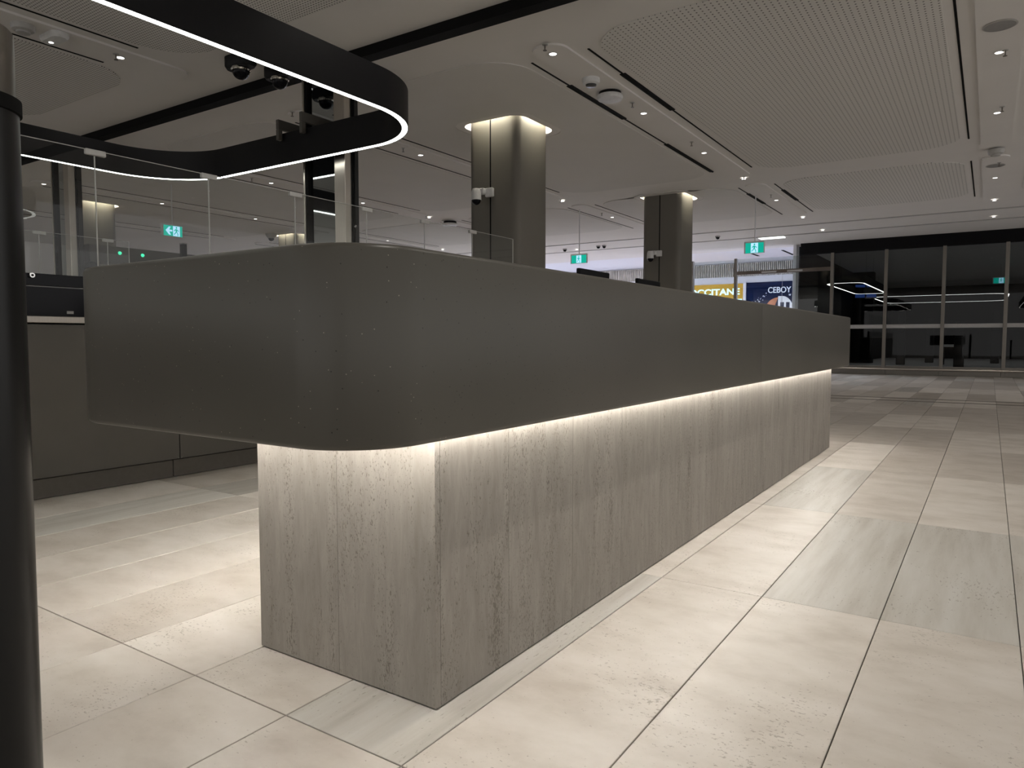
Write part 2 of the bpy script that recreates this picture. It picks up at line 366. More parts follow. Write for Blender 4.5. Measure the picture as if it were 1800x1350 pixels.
for sx in STRIPS:
    for zi, (y0, y1, _) in enumerate(ZONES):
        MB().loft([(rr(sx - 0.19, sx + 0.19, y0 + 0.0, y1 + 0.25, 0.17, 6), z) for z in (H - 0.022, H - 0.0005)]).build('service_channel', 'ceiling_paint', ceil_o)
        a, b, wide = SLOTY[zi]
        for sd in (-1, 1):
            if abs(sx + 0.02) < 0.1 and sd > 0: continue
            q = sx + sd * 0.335
            MB().box(q - 0.011, q + 0.011, a, b, H - 0.006, H - 0.0005).build('slot_diffuser', 'black_slot', ceil_o)
            for n_, (wa, wb) in enumerate(wide):
                if (sd > 0 and n_ == 1) or abs(sx + 3.8) > 0.1: continue
                g = MB()
                for u in (-0.022, 0.022): g.box(q + u - 0.013, q + u + 0.013, wa, wb, H - 0.009, H - 0.0005)
                g.build('slot_grille', 'black_slot', ceil_o)
for y in (19.45, 21.1):
    MB().box(FX0, FX1, y - 0.03, y + 0.03, H - 0.02, H - 0.0005).build('shadow_gap_trim', 'trim_grey', ceil_o)
# black partition track across the hall
track = struct(MB().box(FX0 + 0.1, FX1 - 0.1, 5.30, 5.44, H - 0.10, H - 0.0005).build('trim_1', 'black_slot'), 'black ceiling track running across the hall')

# ------------------------------------------------------------------ ceiling things
def downlight(x, y, label, group, power=1.0):
    t = thing('downlight', label, 'ceiling light', (x, y, H - 0.022), group)
    MB().lathe([(0.048, 0.0), (0.050, -0.004), (0.038, -0.006), (0.036, -0.002)], 20).build('bezel', 'white_plastic', t, 40)
    MB().lathe([(1e-4, -0.003), (0.036, -0.004)], 20).build('lens', 'downlight_led', t)
    li = bpy.data.lights.new('lamp', 'SPOT'); li.energy = SPOT_W * power; li.color = (1.0, 0.94, 0.86); li.spot_size = math.radians(125); li.spot_blend = 0.8; li.shadow_soft_size = 0.04
    lo = bpy.data.objects.new('lamp', li); C.objects.link(lo); lo.parent = t; lo.location = (0, 0, -0.02)
    return t
names = {0: 'beyond the frame edge', 1: 'in the ceiling strip above the open walkway', 2: 'in the ceiling strip between the column row and the ribbed panel', 3: 'in the ceiling strip above the pendant ring side of the hall', 4: 'in the ceiling strip behind the glass screens', 5: 'in the farthest side ceiling strip'}
SPECIAL = {(2, 6.46): 'recessed downlight at the channel end before the white smoke detector', (2, 8.76): 'recessed downlight just past the round access point with black gap', (2, 11.1): 'recessed downlight beside the farther slot grille of the column side strip',
           (2, 13.27): 'recessed downlight at the crossing between four ceiling panels', (2, 15.65): 'recessed downlight past the drop rod of the exit sign by the navy hoarding', (1, 8.93): 'recessed downlight over the walkway just past the large round speaker', (1, 11.25): 'recessed downlight over the walkway midway between speaker and grey detector',
           (1, 15.68): 'recessed downlight over the walkway just past the second speaker', (1, 18.2): 'recessed downlight over the walkway near the black header of the glazed wall', (3, 4.07): 'recessed downlight beside the oval emergency light', (3, 8.76): 'recessed downlight seen between the pendant ring and the lit column', (4, 11.1): 'recessed downlight seen beside the steel pylon just past its dark edge'}
for si, sx in enumerate(STRIPS[:6]):
    ys = [-1.2, 1.7, 4.07, 6.46, 8.76, 11.1, 13.27, 15.65, 18.2, 20.6] if si else [-1.2, 4.07, 8.76, 13.27]
    if si == 1: ys = [-1.2, 1.7, 4.07, 6.5, 8.93, 11.25, 15.68, 18.2, 20.6]
    for y in ys:
        lb = SPECIAL.get((si, y), 'small round recessed downlight ' + names[si])
        downlight(sx, y, lb, 'downlights ' + names[si], {1.7: 3.4, 4.07: 3.0, 6.5: 1.8}.get(y, 1.0) if si == 1 else 1.0)
def sprinkler(x, y, label, group):
    t = thing('sprinkler_head', label, 'sprinkler', (x, y, H - 0.022), group)
    MB().lathe([(1e-4, 0.0), (0.03, 0.0), (0.028, -0.006), (1e-4, -0.007)], 14).build('escutcheon', 'trim_grey', t)
    MB().cyl((0, 0, -0.006), (0, 0, -0.055), 0.009, 0.006, 8).build('stem', 'steel_dark', t)
    MB().lathe([(1e-4, -0.055), (0.020, -0.056), (0.020, -0.060), (1e-4, -0.061)], 12).build('deflector', 'steel_dark', t)
for si in (1, 2, 3, 4):
    for y in (3.9, 6.12, 8.2, 10.3, 13.0, 14.9) if si > 1 else (8.8, 10.9, 14.3):
        sprinkler(STRIPS[si] + 0.05, y + 0.1, 'tiny sprinkler head hanging ' + names[si], 'sprinklers ' + names[si])
def detector(x, y, r, h, label, mat='white_plastic'):
    t = thing('smoke_detector', label, 'detector', (x, y, H - 0.022))
    MB().lathe([(1e-4, 0.0), (r * 0.98, 0.0), (r, -h * 0.35), (r * 0.9, -h * 0.6), (r * 0.62, -h * 0.75)], 24).build('base', mat, t, 35)
    MB().lathe([(r * 0.60, -h * 0.70), (r * 0.58, -h * 0.92), (r * 0.45, -h), (1e-4, -h)], 24).build('sensor_chamber', 'sensor_dark' if mat == 'white_plastic' else mat, t, 35)
detector(-3.80, 7.3, 0.10, 0.09, 'small white smoke detector with dark underside beside the round access point')
detector(-7.55, 3.17, 0.10, 0.08, 'white smoke detector near the oval emergency light', 'trim_grey')
t = thing('access_point', 'round white wireless access point with black gap above, on the ceiling strip', 'access point', (-3.82, 7.82, H - 0.022))
MB().lathe([(1e-4, 0), (0.13, 0), (0.13, -0.035), (1e-4, -0.036)], 28).build('mount', 'black_metal', t, 40)
MB().lathe([(1e-4, -0.034), (0.145, -0.036), (0.155, -0.06), (0.14, -0.085), (1e-4, -0.09)], 32).build('cover', 'white_plastic', t, 40)
t = thing('access_point', 'round white access point with black gap above, seen past the pylon', 'access point', (-11.15, 14.0, H - 0.022))
MB().lathe([(1e-4, 0), (0.16, 0), (0.16, -0.05), (1e-4, -0.052)], 28).build('mount', 'black_metal', t, 40)
MB().lathe([(1e-4, -0.05), (0.18, -0.052), (0.19, -0.08), (0.17, -0.10), (1e-4, -0.105)], 32).build('cover', 'white_plastic', t, 40)
t = thing('emergency_light', 'white oval emergency light fixed beside the slot on the ceiling', 'ceiling light', (-7.55, 3.44, H - 0.022))
MB().loft([(rr(-0.17 + i, 0.17 - i, -0.085 + i, 0.085 - i, 0.08 - i, 6), z) for i, z in ((0, 0), (0, -0.03), (0.02, -0.05))]).build('housing', 'white_plastic', t, 40)
MB().lathe([(1e-4, -0.055), (0.02, -0.052), (0.022, -0.045)], 12, (-0.07, 0, 0)).build('lens', 'downlight_led', t)
for i, (x, y) in enumerate(((-0.02, 8.18), (-0.02, 14.6))):
    t = thing('ceiling_speaker', ('round grey ceiling speaker grille over the walkway, next to a sprinkler' if i == 0 else 'small looking round ceiling speaker past the smoke detector over the walkway'), 'speaker', (x, y, H - 0.022))
    MB().lathe([(1e-4, 0), (0.135, 0), (0.14, -0.005), (0.125, -0.010)], 28).build('rim', 'trim_grey', t, 40)
    MB().lathe([(0.125, -0.009), (1e-4, -0.013)], 28).build('grille', 'grey_plastic', t)
detector(-0.02, 13.4, 0.11, 0.10, 'grey smoke detector over the walkway between two sprinkler heads', 'trim_grey')

# ------------------------------------------------------------------ columns with glowing ceiling coves
def column(cx, cy, label):
    t = thing('column', label, 'column', (cx, cy, 0))
    w = CW
    out = lambda i: rr(-w + i, w - i, -w + i, w - i, 0.11 - i, 6)
    MB().loft([(out(0.0), 0.0), (out(0.0), H + 0.22)]).build('shaft', 'column_clad', t, 40)
    MB().box(-0.035, -0.015, -w - 0.002, -w + 0.004, 0.02, H + 0.2).build('panel_joint', 'black_slot', t)
    # recess above the ceiling opening
    hw = w + 0.085
    MB().loft([(rr(-hw - 0.002, hw + 0.002, -hw - 0.002, hw + 0.002, 0.2, 6), H + 0.018), (rr(-hw - 0.002, hw + 0.002, -hw - 0.002, hw + 0.002, 0.2, 6), H + 0.22)], cap=False).build('cove_wall', 'cove_white', ceil_o, 40, (cx, cy, 0))
    plate('cove_lid', 'cove_white', rr(-hw - .002, hw + .002, -hw - .002, hw + .002, 0.2, 6), [out(0)], H + 0.215, H + 0.225, ceil_o).location = (cx, cy, 0)
    plate('cove_trim', 'ceiling_paint', rr(-hw - 0.115, hw + 0.115, -hw - 0.115, hw + 0.115, 0.29, 6), [rr(-hw, hw, -hw, hw, 0.20, 6)], H - 0.006, H - 0.0005, ceil_o).location = (cx, cy, 0)
    for a in range(4):
        m = MB().box(-w + 0.10, w - 0.10, -w - 0.075, -w - 0.055, H + 0.175, H + 0.185)
        o = m.build('cove_light_strip', 'column_led', ceil_o, None, (cx, cy, 0)); o.rotation_euler[2] = a * PI / 2
    return t
column(*COLS[0], 'square dark taupe column with glowing cove top, nearer the counter')
column(*COLS[1], 'square dark taupe column with glowing cove top, beside the shopfront view')
column(*COLS[2], 'dark taupe column with glowing top seen through the glass screen')
column(*COLS[3], 'far dark column, only its lit head showing over the counter beside the mirrored pylon')

# ------------------------------------------------------------------ the service counter
PXL, PXR, PYN, PYF = -1.95, -1.21, 1.45, 7.15
BXL, BXR, BYN, BYF = -2.36, -1.09, 1.057, 7.53
ZB, ZT, RB, YJ = 0.755, 1.212, 0.20, 4.23
counter = thing('service_counter', 'long service counter with dark speckled upper band overhanging a lit travertine plinth', 'counter', ((PXL + PXR) / 2, (PYN + PYF) / 2, 0))
ox, oy = -counter.location.x, -counter.location.y
def cpart(mb, name, mat, smooth=None):
    return mb.build(name, mat, counter, smooth, (ox, oy, 0))
cpart(MB().box(PXL + 0.02, PXR - 0.02, PYN + 0.02, PYF - 0.02, 0.0, 0.80), 'plinth_core', 'grout')
def slab(a0, a1, fixed, axis, sgn, name='stone_panel'):
    g = 0.0006; th = 0.02
    m = MB()
    if axis == 'x': y0, y1 = (fixed, fixed + th) if sgn < 0 else (fixed - th, fixed); m.bbox(a0 + g, a1 - g, y0, y1, 0.004, 0.79, 0.0008)
    else: x0, x1 = (fixed - th, fixed) if sgn > 0 else (fixed, fixed + th); m.bbox(x0, x1, a0 + g, a1 - g, 0.004, 0.79, 0.0008)
    return cpart(m, name, 'plinth_stone')
for a, b in ((PXL, -1.585), (-1.585, PXR)):
    slab(a, b, PYN, 'x', -1); slab(a, b, PYF, 'x', 1)
ys = [PYN + 0.02, 1.80]
while ys[-1] + 0.405 < PYF - 0.2: ys.append(ys[-1] + 0.405)
ys.append(PYF - 0.02)
for a, b in zip(ys[:-1], ys[1:]):
    slab(a, b, PXR, 'y', 1); slab(a, b, PXL, 'y', -1)
def band(y0, y1, rn, rf):
    lp = lambda i: rr(BXL + i, BXR - i, y0 + (i if rn else 0), y1 - (i if rf else 0), tuple(max((RB if k else 0) - i, 1e-4) if k else 1e-4 for k in (rn, rf, rf, rn)), 12)
    prof = [(0.024, 0.812), (0.024, ZB + 0.002), (0.020, ZB), (0.012, ZB), (0.004, ZB + 0.004), (0.0, ZB + 0.013), (0.0, ZT - 0.013), (0.004, ZT - 0.004), (0.013, ZT)]
    m = MB().loft([(lp(i), z) for i, z in prof])
    return cpart(m, 'counter_band', 'counter_solid', 50)
band(BYN, YJ - 0.001, 1, 0); band(YJ + 0.001, BYF, 0, 1)
# light strips under the soffit
def strip(x0, x1, y0, y1, z, mat):
    h = cpart(MB().box(x0, x1, y0, y1, z + 0.0122, 0.8125), 'strip_profile', 'trim_grey')
    o = cpart(MB().box(x0 + 0.002, x1 - 0.002, y0 + 0.002, y1 - 0.002, z, z + 0.012), 'light_strip', mat)
strip(-1.200, -1.182, 1.30, 7.36, 0.778, 'cove_right')
cpart(MB().box(-2.235, -2.217, 1.26, 7.36, 0.797, 0.8125), 'strip_profile', 'trim_grey')
cpart(MB().poly([(-2.234, 0.784), (-2.238, 0.7955), (-2.236, 0.7965), (-2.232, 0.785)], 1.262, 7.358), 'light_strip', 'cove_left')
strip(-2.21, -1.22, 1.335, 1.353, 0.792, 'cove_front')
strip(-2.21, -1.22, 7.25, 7.268, 0.792, 'cove_front')

# two black monitors standing on the counter
def monitor(x, y, w, label):
    t = thing('monitor', label, 'monitor', (x, y, ZT))
    MB().bbox(-0.012, 0.012, -w / 2, w / 2, 0.03, 0.205, 0.004).build('display', 'black_screen', t)
    MB().box(-0.045, -0.012, -0.02, 0.02, 0.0, 0.12).build('neck', 'black_metal', t)
    MB().bbox(-0.10, 0.04, -0.08, 0.08, 0.0, 0.008, 0.002).build('foot', 'black_metal', t)
monitor(-2.0, 3.89, 0.39, 'black flat monitor on the counter nearer the big column')
monitor(-2.0, 4.72, 0.39, 'black flat monitor on the counter in front of the farther column')

# ------------------------------------------------------------------ back counter with black upstand
bc = thing('back_counter', 'dark laminate back counter with steel edged top and black upstand', 'counter', (-5.3, 3.0, 0))
def bpart(mb, name, mat, smooth=None, parent=None): return mb.build(name, mat, parent or bc, smooth, (5.3, -3.0, 0))
bpart(MB().box(-5.42, -4.942, -2.48, 7.58, 0.02, 1.10), 'carcass', 'black_slot')
bpart(MB().bbox(-5.44, -4.885, -2.5, 7.6, 1.107, 1.148, 0.003), 'worktop', 'steel')
yj = [-2.48, -1.02, 0.48, 1.94, 2.985, 4.03, 5.1, 6.3, 7.58]
for a, b in zip(yj[:-1], yj[1:]):
    bpart(MB().bbox(-4.925, -4.905, a + 0.003, b - 0.003, 0.135, 1.098, 0.002), 'front_panel', 'laminate')
    bpart(MB().bbox(-4.940, -4.926, a - 0.04, b - 0.046, 0.004, 0.128, 0.002), 'kick_plate', 'laminate_kick')
    for q in (a + 0.012, b - 0.012):
        bpart(MB().lathe([(1e-4, 0.0), (0.004, 0)], 8, (0, 0, 0)).cyl((0, 0, 0), (0.003, 0, 0), 0.004, 0.003, 8), 'screw', 'chrome').location = (-4.906 + 5.3, q - 3.0, 0.142)
bpart(MB().box(-5.02, -4.925, -2.48, 7.58, 1.149, 1.33), 'upstand_lower', 'black_gloss')
bpart(MB().box(-5.02, -4.935, -2.48, 7.58, 1.330, 1.337), 'upstand_seam', 'trim_grey')
bpart(MB().bbox(-5.02, -4.92, -2.48, 7.58, 1.337, 1.412, 0.003), 'upstand_cap', 'black_gloss')
k = bpart(MB().cyl((-4.922, 2.055, 1.397), (-4.900, 2.055, 1.397), 0.016, 0.015, 16), 'lock', 'chrome', 40)
bpart(MB().cyl((-4.9, 2.055, 1.397), (-4.897, 2.055, 1.397), 0.007, 0.007, 12), 'keyway', 'black_slot', None)
bpart(MB().box(-4.925, -4.922, 2.255, 2.295, 1.167, 1.185), 'asset_label', 'grey_plastic')

# ------------------------------------------------------------------ glass screens with clips
def glass_screen(x, zt, z0, ys, label, clipw):
    t = thing('glass_screen', label, 'glass screen', (x, ys[0], z0))
    for a, b in zip(ys[:-1], ys[1:]):
        p = MB().box(-0.005, 0.005, a - ys[0] + 0.003, b - ys[0] - 0.003, 0.0, zt - z0).build('glass_pane', 'screen_glass', t)
        e = MB()
        e.box(-0.0052, 0.0052, b - ys[0] - 0.008, b - ys[0] - 0.003, 0.0, zt - z0)
        e.box(-0.0052, 0.0052, a - ys[0] + 0.003, b - ys[0] - 0.003, zt - z0 - 0.003, zt - z0 + 0.0006)
        e.build('polished_edge', 'trim_grey', p)
    for y in ys[1:-1]:
        MB().bbox(-0.014, 0.014, y - ys[0] - clipw, y - ys[0] + clipw, zt - z0 - 0.034, zt - z0 + 0.004, 0.004).build('clip', 'trim_grey', t)
glass_screen(-4.97, 2.25, 1.4125, [-1.66, -0.83, 0.0, 0.83, 1.66, 2.488, 3.318, 4.13, 4.975, 5.815, 6.65, 7.49], 'long clear glass screen with grey clips on the black upstand of the back counter', 0.065)
ic = thing('island_desk', 'dark desk carrying the rear glass screen on the far side of the island', 'desk', (-9.0, 2.0, 0))
MB().box(-0.25, 0.25, -4.0, 2.88, 0.0, 1.10).build('body', 'laminate', ic)
MB().bbox(-0.3, 0.3, -4.05, 2.92, 1.10, 1.14, 0.003).build('worktop', 'steel', ic)
glass_screen(-9.0, 2.226, 1.141, [-1.0, 0.0, 0.78, 1.55, 2.32, 3.09, 3.86, 4.62, 4.88], 'rear clear glass screen standing on the island desk', 0.065)

# ------------------------------------------------------------------ pendant ring light
def ring_light(x0, x1, y0, y1, zb, hgt, r, label, led='ring_led', th=0.06, cat='pendant light', wires=True):
    t = thing('pendant_ring_light', label, cat, ((x0 + x1) / 2, (y0 + y1) / 2, zb))
    cx, cy = t.location.x, t.location.y
    lp = lambda i: [(x - cx, y - cy) for x, y in rr(x0 + i, x1 - i, y0 + i, y1 - i, r - i, 20)]
    MB().loft([(lp(0), 0.0), (lp(0), hgt), (lp(th), hgt), (lp(th), 0.0), (lp(th - 0.006), 0.0), (lp(th - 0.006), 0.012), (lp(0.006), 0.012), (lp(0.006), 0.0)], close=True).build('ring_body', 'black_metal', t, 30)
    MB().loft([(lp(0.0065), 0.011), (lp(0.0065), -0.001), (lp(th - 0.0065), -0.001), (lp(th - 0.0065), 0.011)], close=True).build('light_strip', led, t, 30)
    if wires:
        for fx in (x0 + 0.03, x1 - 0.03):
            for fy in (y0 + 0.8, y0 + 2.6):
                MB().cyl((fx - cx, fy - cy, hgt), (fx - cx, fy - cy, H - zb - 0.012), 0.0025, seg=6).build('suspension_wire', 'steel_dark', t)
    return t
ring_light(-8.12, -4.06, -4.5, 5.08, 2.84, 0.31, 0.85, 'large black pendant ring light with white light strip above the back counter')

ring_light(1.3, 5.3, -4.5, 5.08, 2.84, 0.31, 0.85, 'matching black pendant ring light above the open walkway', 'walk_ring_led')

# ------------------------------------------------------------------ mirrored pylons
def pylon(x, y, label):
    t = thing('pylon', label, 'pylon', (x, y, 0))      # x: centre of the steel post
    top = H - 0.101
    MB().box(-0.60, 0.12, 0.07, 0.10, 0.0, top).build('backing', 'black_metal', t)
    MB().bbox(-0.02, 0.135, -0.09, 0.0695, 0.002, top, 0.006).build('post', 'steel', t)
    MB().box(0.1355, 0.150, 0.0, 0.0695, 0.0, top).build('seal_strip', 'black_slot', t)
    MB().box(0.1505, 0.165, 0.02, 0.0695, 0.0, top).build('outer_strip', 'post_black', t)
    MB().box(-0.545, -0.036, 0.055, 0.0695, 0.05, top).build('mirror_panel', 'mirror', t)
    MB().box(-0.0355, -0.0205, 0.02, 0.0695, 0.0, top).build('mirror_bead', 'black_slot', t)
    MB().bbox(-0.60, -0.575, 0.0, 0.0695, 0.0, top, 0.003).build('edge_trim', 'steel', t)
    MB().box(-0.5745, -0.546, 0.02, 0.0695, 0.0, top).build('edge_bead', 'black_slot', t)
pylon(-5.64, 5.30, 'brushed steel pylon with mirror panel standing behind the pendant ring bend')
pylon(-11.32, 5.30, 'brushed steel pylon with mirror panel behind the clips of the glass screen')

# grey angled brackets reaching out from the pylon
def bracket(x, y0, y1, z, label):
    t = thing('angled_bracket', label, 'bracket', (x, y0, z))
    MB().bbox(-0.02, 0.02, 0.0, y1 - y0, -0.10, 0.0, 0.004).build('arm', 'laminate', t)
    MB().bbox(-0.02, 0.02, 0.0, 0.05, -0.21, -0.1005, 0.004).build('leg', 'laminate', t)
bracket(-6.222, 4.955, 5.2995, 3.28, 'dark grey angled bracket on the edge trim of the mirrored pylon')
bracket(-5.86, 4.955, 5.3545, 3.30, 'dark grey angled bracket before the mirror of the pylon')

# dome cameras hung from the ceiling near the track
def dome_camera(x, y, drop, label):
    t = thing('dome_camera', label, 'security camera', (x, y, H - drop))
    MB().loft([(rr(-0.19 + i, 0.19 - i, -0.10 + i, 0.10 - i, 0.09 - i, 5), z) for i, z in ((0.02, -0.12), (0.0, -0.09), (0.0, 0.0))]).build('housing', 'black_metal', t, 40)
    MB().lathe([(0.095, -0.118), (0.10, -0.135), (0.092, -0.150)], 24).build('dome_collar', 'chrome', t, 40)
    MB().sphere((0, 0, -0.145), 0.088, 1.0, 20, 8, -PI / 2, 0.0).build('dome', 'black_gloss', t, 60)
    if drop > 0.01: MB().cyl((0, 0, 0), (0, 0, drop - 0.001), 0.02, seg=10).build('stem', 'black_metal', t)
dome_camera(-6.56, 4.78, 0.001, 'black dome camera with shiny collar under the ceiling beside the ring light')
dome_camera(-6.46, 5.19, 0.001, 'black dome camera tucked at the track beside the pylon')

for i, (x, y) in enumerate(((-11.5, 20.35), (-10.25, 20.25), (-10.05, 20.25), (-6.5, 20.25))):
    t = thing('mini_dome_camera', ('tiny black dome camera beyond the first exit sign near the mall', 'tiny black dome camera of a pair near the mall, over the pale ceiling', 'tiny black dome camera of a pair near the mall, over the pale ceiling', 'tiny black dome camera on the ceiling between the column and the navy hoarding')[i], 'security camera', (x, y, H), 'tiny dome cameras by the mall' if i in (1, 2) else None)
    MB().lathe([(1e-4, -0.0005), (0.07, -0.0005), (0.07, -0.03), (0.055, -0.035)], 16).build('collar', 'grey_plastic', t, 40)
    MB().sphere((0, 0, -0.034), 0.055, 1.1, 14, 6, -PI / 2, 0.0).build('dome', 'black_gloss', t, 60)
t = thing('mini_dome_camera', 'small grey dome camera on the ceiling left of the far lit column head', 'security camera', (-16.6, 12.95, H))
MB().lathe([(1e-4, -0.0005), (0.16, -0.0005), (0.15, -0.05), (0.10, -0.12), (0.08, -0.13)], 18).build('collar', 'trim_grey', t, 40)
MB().sphere((0, 0, -0.128), 0.08, 1.0, 14, 6, -PI / 2, 0.0).build('dome', 'black_gloss', t, 60)

# ------------------------------------------------------------------ barrier post beside the camera
bp = thing('barrier_post', 'round black post with brushed steel head standing close beside the counter', 'post', (-0.896, 0.308, 0))
bp.rotation_euler = (math.radians(0.25), math.radians(1.2), 0)
MB().lathe([(1e-4, 0.0), (0.16, 0.0), (0.16, 0.008), (0.055, 0.014)], 40).build('base_plate', 'steel_dark', bp, 40)
MB().lathe([(0.052, 0.012), (0.052, 1.232)], 48).build('shaft', 'post_black', bp, 40)
MB().lathe([(0.052, 1.231), (0.0545, 1.232), (0.0545, 1.246), (0.049, 1.247)], 48).build('collar', 'black_slot', bp, 40)
MB().lathe([(0.0495, 1.246), (0.0495, 1.312), (0.047, 1.315), (1e-4, 1.3155)], 48).build('head', 'steel_dark', bp, 40)

# ------------------------------------------------------------------ column cameras
def ptz(x, y, z, label):
    t = thing('turret_camera', label, 'security camera', (x, y, z))
    MB().bbox(-0.02, 0.10, -0.055, 0.0, -0.06, 0.06, 0.01).build('wall_box', 'white_plastic', t)
    MB().bbox(-0.10, -0.0, -0.12, -0.045, -0.03, 0.055, 0.012).build('arm', 'white_plastic', t)
    MB().lathe([(1e-4, 0.05), (0.05, 0.045), (0.066, 0.0), (0.070, -0.10), (0.062, -0.105)], 24, (-0.10, -0.14, 0)).build('body', 'white_plastic', t, 50)
    MB().sphere((-0.10, -0.14, -0.105), 0.062, 1.05, 20, 8, -PI / 2, 0.0).build('dome', 'black_gloss', t, 60)
ptz(-5.72, 8.42 - CW, 2.985, 'white turret camera with dark dome on the column nearer the counter')
ptz(-5.68, 14.28 - CW, 2.75, 'white turret camera with dark dome on the column by the shopfront view')

# ------------------------------------------------------------------ exit signs
def exit_sign(loc, rz, w, h, label, arrow, rod, mallet=True):
    t = thing('exit_sign', label, 'exit sign', loc, rz=rz)
    MB().bbox(-w / 2 - 0.03, w / 2 + 0.01, 0.0, 0.05, 0.0, h + 0.03, 0.004).build('housing', 'white_plastic', t)
    MB().box(-w / 2, w / 2, -0.004, -0.0005, 0.005, h).build('green_face', 'exit_green', t)
    xm = w * 0.18 if arrow else 0.0
    pan = MB().box(xm - h * 0.34, xm + h * 0.34, -0.006, -0.0042, 0.01, h - 0.005).build('picture_panel', 'exit_white', t)
    g = MB(); q = h / 10.0
    P = lambda pts: g.poly([(xm + a * q, b * q) for a, b in pts], -0.0085, -0.0062)
    P([(-0.5, 7.6), (0.5, 7.6), (0.8, 8.4), (0.4, 9.2), (-0.4, 9.2), (-0.8, 8.4)]); P([(-0.9, 4.4), (0.5, 4.2), (0.8, 7.0), (-0.5, 7.3)])
    P([(-0.9, 4.5), (0.0, 4.4), (-1.2, 2.6), (-2.6, 1.6), (-2.9, 2.3), (-1.9, 3.0)]); P([(-0.2, 4.4), (0.6, 4.3), (1.8, 2.4), (1.6, 0.9), (0.9, 1.0), (1.0, 2.3)])
    P([(0.6, 6.9), (0.7, 6.0), (2.2, 4.9), (2.6, 5.5)]); P([(-0.5, 7.2), (-0.6, 6.2), (-2.0, 5.0), (-2.5, 5.6), (-1.4, 6.9)])
    g.build('running_figure', 'exit_green', t)
    if arrow:
        MB().poly([(-w * 0.40, h * 0.52), (-w * 0.22, h * 0.88), (-w * 0.13, h * 0.88), (-w * 0.22, h * 0.60), (-w * 0.05, h * 0.60), (-w * 0.05, h * 0.44), (-w * 0.22, h * 0.44), (-w * 0.13, h * 0.14), (-w * 0.22, h * 0.14)], -0.0085, -0.0042).build('arrow', 'exit_white', t)
    if rod: MB().cyl((0, 0.02, h + 0.028), (0, 0.02, H - loc[2] - 0.0005), 0.011, seg=8).build('drop_rod', 'white_plastic', t)
    return t
exit_sign((-4.04, 14.95, 2.76), 0, 0.36, 0.21, 'green exit sign hanging before the navy shopfront', False, True)
exit_sign((-7.72, 14.3, 2.715), 0, 0.37, 0.18, 'green exit sign hanging between the two columns', False, True)
exit_sign((-12.9, 7.835, 2.95), PI / 2, 0.37, 0.20, 'green exit sign with arrow hanging behind the glass screen', True, True)

# ------------------------------------------------------------------ lane gates with green lamps behind the glass screens
lg = thing('lane_header', 'dark header beam with two green lane lamps behind the glass screens', 'gate', (-11.6, 6.4, 0))
MB().box(-0.15, 0.15, -0.8, 2.2, 2.20, 2.46).build('header_beam', 'laminate_kick', lg)
for y in (-0.7, 2.1): MB().bbox(-0.1, 0.1, y - 0.08, y + 0.08, 0.0, 2.199, 0.004).build('support', 'black_metal', lg)
for y in (-0.345, 0.02):
    MB().lathe([(1e-4, 0.03), (0.02, 0.022), (0.028, 0.0)], 14, (0, 0, 0)).build('green_lamp', 'lamp_green', lg, 50, (0.152, y, 2.365)).rotation_euler = (0, PI / 2, 0)
for i, y in enumerate((5.55, 6.25)):
    g = thing('lane_gate', ('grey lane gate cabinet with sloping screen under the green lamps' if i == 0 else 'pale lane gate cabinet beneath the second green lamp'), 'gate', (-10.9, y, 0))
    MB().bbox(-0.25, 0.25, -0.13, 0.13, 0.0, 2.02 if i else 1.96, 0.006).build('cabinet', 'white_plastic' if i else 'grey_plastic', g)
    MB().add([(0.252, -0.10, 1.72), (0.252, 0.10, 1.72), (0.252, 0.06, 1.94), (0.252, -0.06, 1.94), (0.262, -0.10, 1.72), (0.262, 0.10, 1.72), (0.262, 0.06, 1.94), (0.262, -0.06, 1.94)], [(0, 1, 2, 3), (4, 5, 6, 7), (0, 1, 5, 4), (1, 2, 6, 5), (2, 3, 7, 6), (3, 0, 4, 7)]).build('screen', 'black_screen', g)
sp = thing('signal_post', 'slim dark post with flat cap behind the glass screen', 'post', (-9.6, 5.98, 0))
MB().bbox(-0.035, 0.035, -0.035, 0.035, 0.0, 2.36, 0.004).build('pole', 'black_metal', sp)
MB().bbox(-0.04, 0.04, -0.04, 0.04, 2.3605, 2.375, 0.003).build('cap', 'grey_plastic', sp)
MB().lathe([(1e-4, 0), (0.12, 0), (0.12, 0.01), (0.04, 0.014)], 20).build('base_plate', 'steel_dark', sp)

# ------------------------------------------------------------------ glazed far wall (Y = 23.3)
YW = 23.3
MUL = [-8.30 + 1.437 * i for i in range(11)]
wall = struct(MB().box(MUL[3] - 0.9, FX1, YW - 0.10, YW + 0.14, 3.60, H - 0.0005).build('wall_far', 'dark_wall'), 'black header above the glazed far wall')
win = struct(thing('window_1', 'glazed far wall with bronze mullions and rails', 'window', (0, YW, 0)))
for i, x in enumerate(MUL):
    if i != 2: MB().bbox(x - 0.045, x + 0.045, -0.07, 0.07, 0.0, 3.5995, 0.004).build('mullion', 'steel_dark', win)
for i in range(3, len(MUL) - 1):
    a, b = MUL[i] + 0.046, MUL[i + 1] - 0.046
    MB().box(a, b, 0.005, 0.017, 1.448, 3.599).build('glass_pane', 'dark_glass', win)
    MB().box(a, b, 0.005, 0.017, 0.26, 1.335).build('glass_pane', 'dark_glass', win)
    MB().bbox(a, b, -0.035, 0.04, 1.336, 1.447, 0.004).build('transom', 'trim_grey', win)
    MB().bbox(a, b, -0.035, 0.04, 0.0, 0.255, 0.004).build('bottom_rail', 'steel_dark', win)
MB().box(MUL[0] + 0.046, MUL[1] - 0.046, 0.005, 0.017, 0.02, 3.56).build('glass_pane', 'window_glass', win)
a, b = MUL[1] + 0.046, MUL[3] - 0.046; mid = (a + b) / 2
